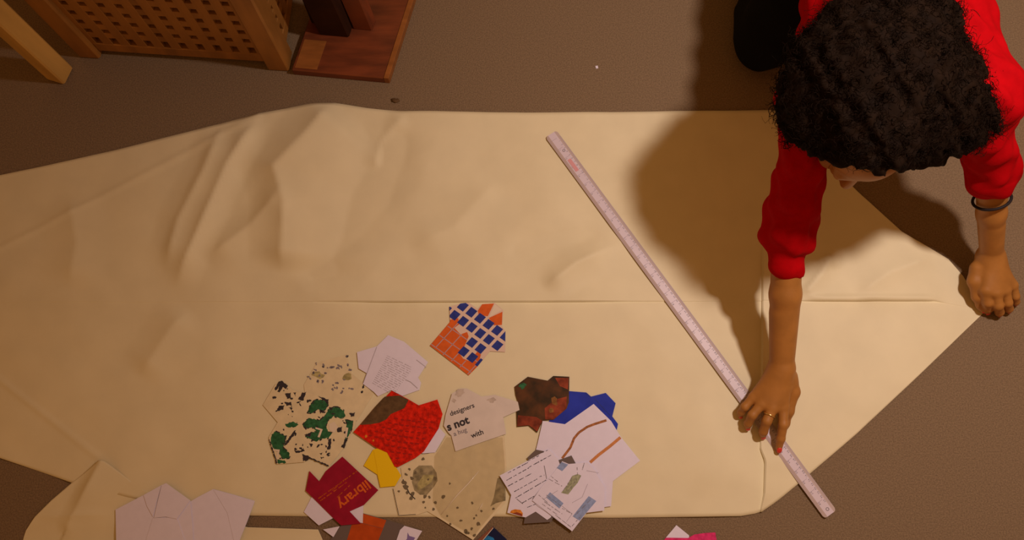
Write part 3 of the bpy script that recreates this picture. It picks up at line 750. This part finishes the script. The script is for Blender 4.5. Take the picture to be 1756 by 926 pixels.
# ------------------------------------------------------------------ red-brown wooden stand
B0, B1 = at(504, 128), at(668, 143); Bt = at(707, 20)
bx_ = (B1-B0).normalized(); by_ = (Bt-B1).normalized(); WB = (B1-B0).length
st = empty('wooden_stand', B0, 'red-brown wooden stand on a flat base board beside the slatted table', 'stand')
TB = 0.024
base = box_mesh('base_board', Vector(), bx_*(WB-.010), by_*0.50, ez*TB)
o = link('base_board', base, M['redwood'], None); o.location = B0; o.parent = st; o.matrix_parent_inverse = world_of(st).inverted()
strip_m = box_mesh('edge_strip', Vector(), bx_*.012, by_*0.50, ez*(TB+.002))
o = link('edge_strip', strip_m, M['tanwood'], None); o.location = B0 + bx_*(WB-.011); o.parent = st; o.matrix_parent_inverse = world_of(st).inverted()
inl = box_mesh('inlay', Vector(), bx_*.052, by_*0.075, ez*.0015)
o = link('inlay', inl, M['tanwood'], None); o.location = B0 + bx_*.006 + by_*.006 + ez*TB; o.parent = st; o.matrix_parent_inverse = world_of(st).inverted()
def slanted(name, p, q, wv, tv, mat):
    p, q = Vector(p), Vector(q)
    me = box_mesh(name, Vector(), wv, tv, q-p); o = link(name, me, mat, None); o.location = p
    o.parent = st; o.matrix_parent_inverse = world_of(st).inverted(); return o
pA = at(548, 60, TB); pB = at(606, 50, TB)
M['darkwood_gapshade'] = material('dark_wood_and_gap_shade', (0.030, 0.010, 0.004), 0.8, var=0.3, scale=12, stretch=(1, 4, 1), spec=0.1)  # dark wood of the upright, also the painted shade of the gap
slanted('upright', pA, pA + Vector((-.03, .02, .42)), bx_*.070, by_*.03, M['darkwood_gapshade'])
slanted('upright', pB, pB + Vector((-.035, .03, .42)), bx_*.045, by_*.03, M['redwood'])
slanted('gap_shade_panel', at(534, 40, TB), at(534, 40, TB) + Vector((-.01, .03, .42)), bx_*.10, by_*.02, M['darkwood_gapshade'])  # dark sheet added as painted shade in the void beside the slatted table
slanted('shelf_board', pA + Vector((-.035, .0, .42)), pA + Vector((-.035, .0, .44)), bx_*.20, by_*.20, M['redwood'])

# ------------------------------------------------------------------ person: implicit surfaces
def nv(p): return np.array(p[:], float)
def surface_nets(D, lo, vox):
    s = D < 0
    cnt = sum(s[i:s.shape[0]-1+i, j:s.shape[1]-1+j, k:s.shape[2]-1+k].astype(np.int8) for i in (0,1) for j in (0,1) for k in (0,1))
    act = (cnt > 0) & (cnt < 8); idx = np.argwhere(act); nvt = len(idx)
    ids = np.full(act.shape, -1, np.int32); ids[act] = np.arange(nvt)
    cor = [(i, j, k) for i in (0,1) for j in (0,1) for k in (0,1)]
    val = {c_: D[idx[:,0]+c_[0], idx[:,1]+c_[1], idx[:,2]+c_[2]] for c_ in cor}
    acc = np.zeros((nvt, 3)); num = np.zeros(nvt)
    for a in cor:
        for ax in range(3):
            if a[ax] == 1: continue
            b = list(a); b[ax] = 1; b = tuple(b)
            va, vb = val[a], val[b]; m = (va < 0) != (vb < 0)
            t = np.where(m, va/np.where(m, va-vb, 1), 0)
            pos = np.tile(np.array(a, float), (nvt, 1)); pos[:, ax] += t
            acc += pos*m[:, None]; num += m
    verts = lo + vox*(idx + acc/num[:, None])
    faces = []
    for ax in range(3):
        u, v = (ax+1) % 3, (ax+2) % 3
        sl0 = [slice(None)]*3; sl1 = [slice(None)]*3
        sl0[ax] = slice(0, -1); sl1[ax] = slice(1, None)
        a, b = s[tuple(sl0)], s[tuple(sl1)]
        e_ = np.argwhere(a != b)
        ok = (e_[:, u] > 0) & (e_[:, v] > 0) & (e_[:, u] < s.shape[u]-1) & (e_[:, v] < s.shape[v]-1); e_ = e_[ok]
        out_ = a[e_[:,0], e_[:,1], e_[:,2]]
        q = []
        for du, dv in ((-1,-1),(0,-1),(0,0),(-1,0)):
            c_ = e_.copy(); c_[:, u] += du; c_[:, v] += dv
            q.append(ids[c_[:,0], c_[:,1], c_[:,2]])
        q = np.stack(q, -1); q[~out_] = q[~out_][:, ::-1]; faces.append(q)
    return verts, np.concatenate(faces)

class SDF:
    def __init__(self): self.p = []
    def cone(self, a, b, ra, rb, k=0.012): self.p.append(('c', nv(a), nv(b), ra, rb, k)); return self
    def chain(self, pts, k=0.006):
        for (a, ra), (b, rb) in zip(pts[:-1], pts[1:]): self.cone(a, b, ra, rb, k)
        return self
    def ell(self, c_, r, R=None, k=0.012, sub=False): self.p.append(('s' if sub else 'e', nv(c_), np.array(r, float), np.eye(3) if R is None else R, None, k)); return self
    def build(self, vox, disp=None, box=None):
        los, his = [], []
        for q in self.p:
            if q[0] == 'c': r = max(q[3], q[4]); los.append(np.minimum(q[1], q[2])-r); his.append(np.maximum(q[1], q[2])+r)
            elif q[0] == 'e': los.append(q[1]-q[2].max()); his.append(q[1]+q[2].max())
        lo, hi = np.min(los, 0)-0.02, np.max(his, 0)+0.02
        if box is not None: lo = np.maximum(lo, box[0]); hi = np.minimum(hi, box[1])
        n_ = np.ceil((hi-lo)/vox).astype(int)+1
        axs = [lo[i]+vox*np.arange(n_[i]) for i in range(3)]
        D = np.full(n_, 0.2, np.float32)
        for q in self.p:
            k = q[5]; pad = k + 0.022
            if q[0] == 'c': r = max(q[3], q[4]); l_, h_ = np.minimum(q[1], q[2])-r-pad, np.maximum(q[1], q[2])+r+pad
            else: l_, h_ = q[1]-q[2].max()-pad, q[1]+q[2].max()+pad
            i0 = np.clip(((l_-lo)/vox).astype(int), 0, n_); i1 = np.clip(((h_-lo)/vox).astype(int)+1, 0, n_)
            if np.any(i1 <= i0): continue
            X = axs[0][i0[0]:i1[0], None, None]; Y = axs[1][None, i0[1]:i1[1], None]; Z = axs[2][None, None, i0[2]:i1[2]]
            if q[0] == 'c':
                a, b = q[1], q[2]; ba = b-a; L2 = max(ba@ba, 1e-9)
                t = np.clip(((X-a[0])*ba[0]+(Y-a[1])*ba[1]+(Z-a[2])*ba[2])/L2, 0, 1)
                d = np.sqrt((X-a[0]-t*ba[0])**2+(Y-a[1]-t*ba[1])**2+(Z-a[2]-t*ba[2])**2) - (q[3]+(q[4]-q[3])*t)
            else:
                R = q[3]; c_ = q[1]; r = q[2]
                l = [(X-c_[0])*R[i,0]+(Y-c_[1])*R[i,1]+(Z-c_[2])*R[i,2] for i in range(3)]
                k0 = np.sqrt(sum((l[i]/r[i])**2 for i in range(3))); k1 = np.sqrt(sum((l[i]/r[i]**2)**2 for i in range(3)))
                d = k0*(k0-1)/np.maximum(k1, 1e-6)
            sl = tuple(slice(i0[i], i1[i]) for i in range(3)); o_ = D[sl]
            if q[0] == 's':
                h = np.clip(0.5-0.5*(o_+d)/k, 0, 1); D[sl] = o_*(1-h)-d*h + k*h*(1-h)
            else:
                h = np.clip(0.5+0.5*(o_-d)/k, 0, 1); D[sl] = o_*(1-h)+d*h - k*h*(1-h)
        if disp is not None: D += disp(axs[0][:, None, None], axs[1][None, :, None], axs[2][None, None, :]).astype(np.float32)
        return surface_nets(D, lo, vox)

# joints ------------------------------------------------------------
Rs, Re, Rw = at(1398, 172, .45), at(1351, 398, .236), at(1342, 628, .072)
Ls, Le, Lw = at(1684, 168, .46), at(1702, 296, .265), at(1698, 442, .072)
Rc, Lc = Re.lerp(Rw, .225), Le.lerp(Lw, .06)        # cuffs
hipR, hipL = Vector((.635, 1.20, .42)), Vector((.795, 1.20, .42))
kneeR, kneeL = at(1310, 78, .062), Vector((.80, .99, .062))
ankR, ankL = Vector((.60, 1.43, .05)), Vector((.80, 1.43, .05))
neck = (Rs + Ls)/2 + Vector((0, -.005, .02))
Hc = at(1480, 219, .462)
fwd = Vector((0.0, -.76, -.63)).normalized()
side = fwd.cross(Vector((0, 0, 1))).normalized(); up = side.cross(fwd).normalized()
HR = np.array([side[:], fwd[:], up[:]])
def hp(x, f_, u): return Hc + side*x + fwd*f_ + up*u

person = empty('person', (.69, 1.05, 0), 'kneeling person with dark curly hair and red top leaning on both hands over the paper', 'person')

core = SDF()
core.cone(neck + Vector((0, .02, -.02)), hp(0, -.035, -.06), .05, .048, .03)
core.ell(hp(0, -.008, .03), (.074, .092, .086), HR, .02)
core.ell(hp(0, .032, -.045), (.056, .058, .074), HR, .025)
core.cone(hp(-.034, .078, .018), hp(.034, .078, .018), .012, .012, .014)
core.cone(hp(0, .086, .008), hp(0, .112, -.030), .008, .0125, .010)
core.cone(hp(-.012, .100, -.032), hp(.012, .100, -.032), .008, .008, .006)
core.cone(hp(-.018, .088, -.060), hp(.018, .088, -.060), .0085, .0085, .006)
core.cone(hp(-.015, .086, -.071), hp(.015, .086, -.071), .008, .008, .006)
core.ell(hp(0, .070, -.100), (.024, .022, .02), HR, .02)
for s in (-1, 1):
    core.ell(hp(s*.031, .093, -.002), (.014, .009, .008), HR, .006, sub=True)
    core.ell(hp(s*.031, .078, -.002), (.012, .012, .012), HR, .004)
    core.ell(hp(s*.040, .062, -.035), (.022, .022, .022), HR, .02)
    core.ell(hp(s*.076, -.005, -.012), (.009, .020, .032), HR, .006)
core.cone(Rs, Ls, .05, .05, .03); core.cone(neck, (hipR+hipL)/2, .09, .11, .04)
core.cone(Rs, Re, .034, .028, .02).cone(Re, Re.lerp(Rw, .18), .027, .025, .02)
core.cone(Ls, Le, .036, .030, .02).cone(Le, Le.lerp(Lw, .1), .029, .026, .02)
for h_, k_, a_ in ((hipR, kneeR, ankR), (hipL, kneeL, ankL)):
    core.cone(h_, k_, .07, .048, .03).cone(k_, a_, .045, .034, .02).chain([(a_, .033), (a_ + Vector((0, .03, 0)), .034), (a_ + Vector((0, .14, -.022)), .024)], .015)

# right hand on the ruler
rh = SDF()
rh.cone(Re.lerp(Rw, .12), Re.lerp(Rw, .45), .0295, .030, .01).cone(Re.lerp(Rw, .45), Rw, .031, .023, .01)
rh.cone(Re.lerp(Rw, .6) + Vector((-.006, 0, 0)), Rw + Vector((-.008, -.01, 0)), .022, .019, .01)
K = {'i': at(1343, 697, .050), 'm': at(1325, 699, .054), 'r': at(1307, 692, .050), 'p': at(1292, 681, .042)}
for kk, rr in (('i', .0125), ('m', .0125), ('r', .0115), ('p', .0105)):
    rh.cone(Rw + (K[kk]-Rw)*.08, K[kk], .019, rr, .016)
rh.cone(at(1352, 655, .052), at(1320, 690, .045), .017, .012, .016)
rh.chain([(K['i'], .0115), (at(1343, 728, .046), .0098), (at(1339, 752, .030), .0088), (at(1335.5, 768, .0165), .0070)], .004)
rh.chain([(K['m'], .0115), (at(1315, 722, .050), .0100), (at(1309, 740, .030), .0090), (at(1308, 746, .014), .0076)], .004)
rh.chain([(K['r'], .0108), (at(1290, 712, .044), .0095), (at(1283, 726, .026), .0086), (at(1282, 731, .013), .0072)], .004)
rh.chain([(K['p'], .0098), (at(1277, 698, .036), .0086), (at(1271, 707, .021), .0077), (at(1270, 711, .012), .0064)], .004)
rh.chain([(at(1354, 646, .055), .016), (at(1360, 672, .044), .0135), (at(1352, 705, .030), .0108), (at(1346, 726, .016), .0090), (at(1343, 736, .0125), .0075)], .008)
# left hand, knuckles down beside the paper corner
lh = SDF()
lh.cone(Le.lerp(Lw, .0), Le.lerp(Lw, .45), .030, .0275, .01).cone(Le.lerp(Lw, .45), Lw, .0275, .020, .01)
lh.cone(Le.lerp(Lw, .6) + Vector((.004, 0, 0)), Lw + Vector((.008, -.005, 0)), .020, .017, .01)
KL = {'i': at(1690, 497, .058), 'm': at(1708, 501, .060), 'r': at(1723, 497, .056), 'p': at(1736, 489, .048)}
for kk, rr in (('i', .0135), ('m', .0135), ('r', .0125), ('p', .0115)): lh.cone(Lw, KL[kk], .020, rr, .018)
lh.chain([(KL['i'], .0120), (at(1694, 519, .044), .0102), (at(1695, 529, .022), .0092), (at(1693, 533, .0105), .0078)], .004)
lh.chain([(KL['m'], .0120), (at(1712, 524, .046), .0103), (at(1714, 535, .022), .0092), (at(1713, 537, .0105), .0080)], .004)
lh.chain([(KL['r'], .0115), (at(1728, 519, .042), .0098), (at(1730, 529, .020), .0088), (at(1729, 531, .0105), .0078)], .004)
lh.chain([(KL['p'], .0105), (at(1741, 508, .036), .0088), (at(1742, 517, .018), .0078), (at(1741, 519, .010), .0068)], .004)
lh.chain([(at(1676, 460, .060), .016), (at(1671, 482, .050), .0135), (at(1676, 508, .032), .0112), (at(1682, 523, .018), .0095), (at(1685, 529, .0125), .0080)], .008)
vb, fb = core.build(0.004)
v1, f1 = rh.build(0.0016); v2, f2 = lh.build(0.0016)
V = np.concatenate([vb, v1, v2]); Fc = np.concatenate([fb, f1+len(vb), f2+len(vb)+len(v1)])
body = mesh_obj('body', V.tolist(), Fc.tolist(), M['skin'], person, smooth=True)

def nail(pt, dirv, r, upv):
    d = dirv.normalized(); s = d.cross(upv).normalized(); u = s.cross(d)
    bm = bmesh.new(); bmesh.ops.create_uvsphere(bm, u_segments=10, v_segments=6, radius=1)
    for v in bm.verts: v.co = pt + s*(v.co.x*r*.80) + d*(v.co.y*r*1.05) + u*(v.co.z*r*.42)
    me = bpy.data.meshes.new('fingernail'); bm.to_mesh(me); bm.free()
    o = link('fingernail', me, M['nail'], body, smooth=True); o['label'] = 'red painted fingernail'
for a, b, r, bias in ((at(1339,752,.030), at(1335.5,768,.0165), .0074, .006), (at(1309,740,.030), at(1308,746,.014), .0068, .006), (at(1283,726,.026), at(1282,731,.013), .0062, .006),
                at(0,0) and (at(1271,707,.021), at(1270,711,.012), .0056, .005), (at(1352,705,.030), at(1343,736,.0125), .0066, .006),
                (at(1676,508,.032), at(1685,529,.0125), .0078, .0065), (at(1695,529,.022), at(1693,533,.0105), .0066, .006), (at(1714,535,.022), at(1713,537,.0105), .0066, .006), (at(1730,529,.020), at(1729,531,.0105), .0062, .006), (at(1742,517,.018), at(1741,519,.010), .0056, .005)):
    d = (b-a).normalized(); outw = Vector((0, -.6, .8)); s = d.cross(outw).normalized(); u = s.cross(d)
    nail(b + u*bias + d*.002, d, r, u)

# finger ring
rc, rd = K['m'].lerp(at(1315, 722, .050), .55), (at(1315, 722, .050)-K['m']).normalized()
s = rd.cross(Vector((0, 0, 1))).normalized(); u = s.cross(rd)
ring_o = tube('finger_ring', [rc + s*(.0116*math.cos(t)) + u*(.0116*math.sin(t)) for t in np.linspace(0, 2*math.pi, 24, endpoint=False)], .0017, M['gold'], person, 8, True)
ring_o['label'] = 'gold finger ring'
# hair elastic on the wrist
fd = (Lw-Le).normalized(); bc = at(1696, 341, .205); s = fd.cross(Vector((0, 0, 1))).normalized(); u = s.cross(fd)
fc_ = Le + fd*((bc-Le).dot(fd))
wb = tube('wristband', [fc_ + s*(.0345*math.cos(t)) + u*(.0345*math.sin(t)) - fd*(.006*math.sin(t)) for t in np.linspace(0, 2*math.pi, 32, endpoint=False)], .0030, M['elastic'], person, 8, True)
wb['label'] = 'thin black elastic band'

# red top -----------------------------------------------------------
sh = SDF()
sh.cone(Rs, Ls, .062, .062, .04)
sh.cone((Rs+Ls)/2 + Vector((0, .05, -.02)), (hipR+hipL)/2 + Vector((0, -.05, .02)), .105, .12, .05)
sh.cone(Rs + Vector((.05, .04, -.03)), hipR + Vector((.03, -.05, .0)), .070, .085, .05); sh.cone(Ls + Vector((-.025, .05, -.02)), hipL + Vector((-.02, -.05, 0)), .080, .09, .05)
def sleeve(S, E_, C_, rs, re, rc_, bulge):
    d = (C_-E_).normalized(); d0 = (E_-S).normalized()
    sh.cone(S, S.lerp(E_, .35), rs, re, .03); sh.cone(S.lerp(E_, .35), E_, re, re*1.03, .02)
    sh.cone(E_, C_ - d*.020, re*1.03, rc_*1.03, .012)
    for t, r in ((.72, bulge*.90), (.97, bulge)):          # bunched folds of the pushed-up sleeve
        p = S.lerp(E_, t); sh.cone(p - d0*.006, p + d0*.010, r, r, .018)
    sh.cone(C_ - d*.022, C_, rc_*1.05, rc_*1.03, .004)
sleeve(Rs, Re, Rc, .056, .043, .034, .052)
sleeve(Ls, Le, Lc, .060, .043, .036, .046)
def cloth(X, Y, Z):
    h = 0.0028*np.sin(95*Y + 40*X + 30*Z + 1.5*np.sin(31*X)) + 0.0022*np.sin(150*Z - 60*Y + 2*np.sin(40*X+20*Y)) + .0016*np.sin(120*X + 70*Y - 90*Z)
    return h*np.where(Z < .20, .35, 1.0)
vs_, fs_ = sh.build(0.0035, cloth)
top = mesh_obj('red_top', vs_.tolist(), fs_.tolist(), M['red'], person, smooth=True)
top['label'] = 'red long sleeved top with pushed-up sleeves'
# trousers ----------------------------------------------------------
tr_ = SDF()
tr_.ell((hipR+hipL)/2 + Vector((0, .02, .0)), (.165, .14, .12), None, .04)
for h_, k_, a_ in ((hipR, kneeR, ankR), (hipL, kneeL, ankL)):
    tr_.cone(h_, k_ + Vector((0, .01, .02)), .085, .060, .04).cone(k_, k_ + Vector((0, .06, 0)), .058, .060, .02).cone(k_ + Vector((0, .03, 0)), a_, .058, .046, .03)
vt, ft = tr_.build(0.005, lambda X, Y, Z: .002*np.sin(70*X+55*Y+50*Z+np.sin(40*Y)))
trs = mesh_obj('trousers', vt.tolist(), ft.tolist(), M['black'], person, smooth=True); trs['label'] = 'black trousers'

# hair --------------------------------------------------------------
ha = SDF()
ha.ell(hp(0, -.012, .034), (.084, .098, .098), HR, .03)
ha.ell(at(1450, 150, .500), (.105, .095, .09), None, .05)
ha.ell(at(1575, 160, .490), (.110, .100, .09), None, .05)
ha.ell(at(1505, 100, .540), (.130, .090, .08), None, .05)
ha.ell(at(1400, 190, .47), (.060, .060, .06), None, .04)
ha.ell(at(1655, 195, .46), (.055, .060, .06), None, .04)
ha.ell(at(1590, 245, .46), (.05, .035, .05), None, .04)
ha.ell(at(1495, 28, .545), (.07, .05, .05), None, .04)
ha.ell(at(1550, 28, .53), (.07, .06, .05), None, .04)
ha.ell(at(1572, 44, .53), (.06, .06, .05), None, .04)
ha.ell(hp(0, .16, .02), (.122, .138, .145), HR, .008, sub=True)
def curls(X, Y, Z):
    return .0045*np.sin(150*X + 2.2*np.sin(80*Y))*np.sin(140*Y + 2*np.sin(90*Z)) + .004*np.sin(110*Z + 60*X + 2*np.sin(70*X+50*Y)) + .002*np.sin(310*X)*np.sin(290*Y)*np.sin(300*Z)
vh, fh = ha.build(0.0045, curls)
hv, hf = vh.tolist(), fh.tolist()
# curly strands standing out from the mass
nrm = np.zeros_like(vh)
q = vh[fh]; fn = np.cross(q[:, 2]-q[:, 0], q[:, 3]-q[:, 1])
for k in range(4): np.add.at(nrm, fh[:, k], fn)
nrm /= np.maximum(np.linalg.norm(nrm, axis=1, keepdims=True), 1e-12)
fw, uu, cc = nv(fwd), nv(up), nv(Hc)
cand = np.arange(len(vh)); rel = vh - cc
face = (rel@fw > .030) & (rel@uu < .125)
low = vh[:, 2] < .41
cand = cand[~face & ~low]
pick = rng.choice(cand, 3600, replace=False)
for ii_ in pick:
    p = vh[ii_]; nn = nrm[ii_] + rng.normal(0, .45, 3); nn /= np.linalg.norm(nn)
    tdir = np.cross(nn, rng.normal(0, 1, 3)); tdir /= np.linalg.norm(tdir); bdir = np.cross(nn, tdir)
    Ln = rng.uniform(.006, .022); cr = rng.uniform(.003, .008); turns = rng.uniform(1.0, 2.6); ph = rng.uniform(0, 6.28)
    ns = 11; b0 = len(hv); r0 = rng.uniform(.0005, .0011)
    bend = rng.normal(0, .007, 3)
    for a_ in range(ns):
        t = a_/(ns-1); an = ph + turns*6.283*t
        cpt = p - nn*.004 + nn*(Ln*t) + bend*t*t + (tdir*(math.cos(an)-math.cos(ph)) + bdir*(math.sin(an)-math.sin(ph)))*cr
        r = r0*(1-.6*t)
        for w in range(3):
            g = 2.094*w; hv.append((cpt + tdir*r*math.cos(g) + bdir*r*math.sin(g)*.7 + nn*r*math.sin(g)*.7).tolist())
        if a_:
            for w in range(3):
                x0 = b0+(a_-1)*3+w; x1 = b0+(a_-1)*3+(w+1) % 3
                hf.append((x0, x1, x1+3, x0+3))
hair = mesh_obj('hair', hv, hf, M['hair'], person, smooth=True); hair['label'] = 'big dark brown curly hair'

# tidy helper properties
for o in bpy.data.objects:
    if '_z' in o: del o['_z']
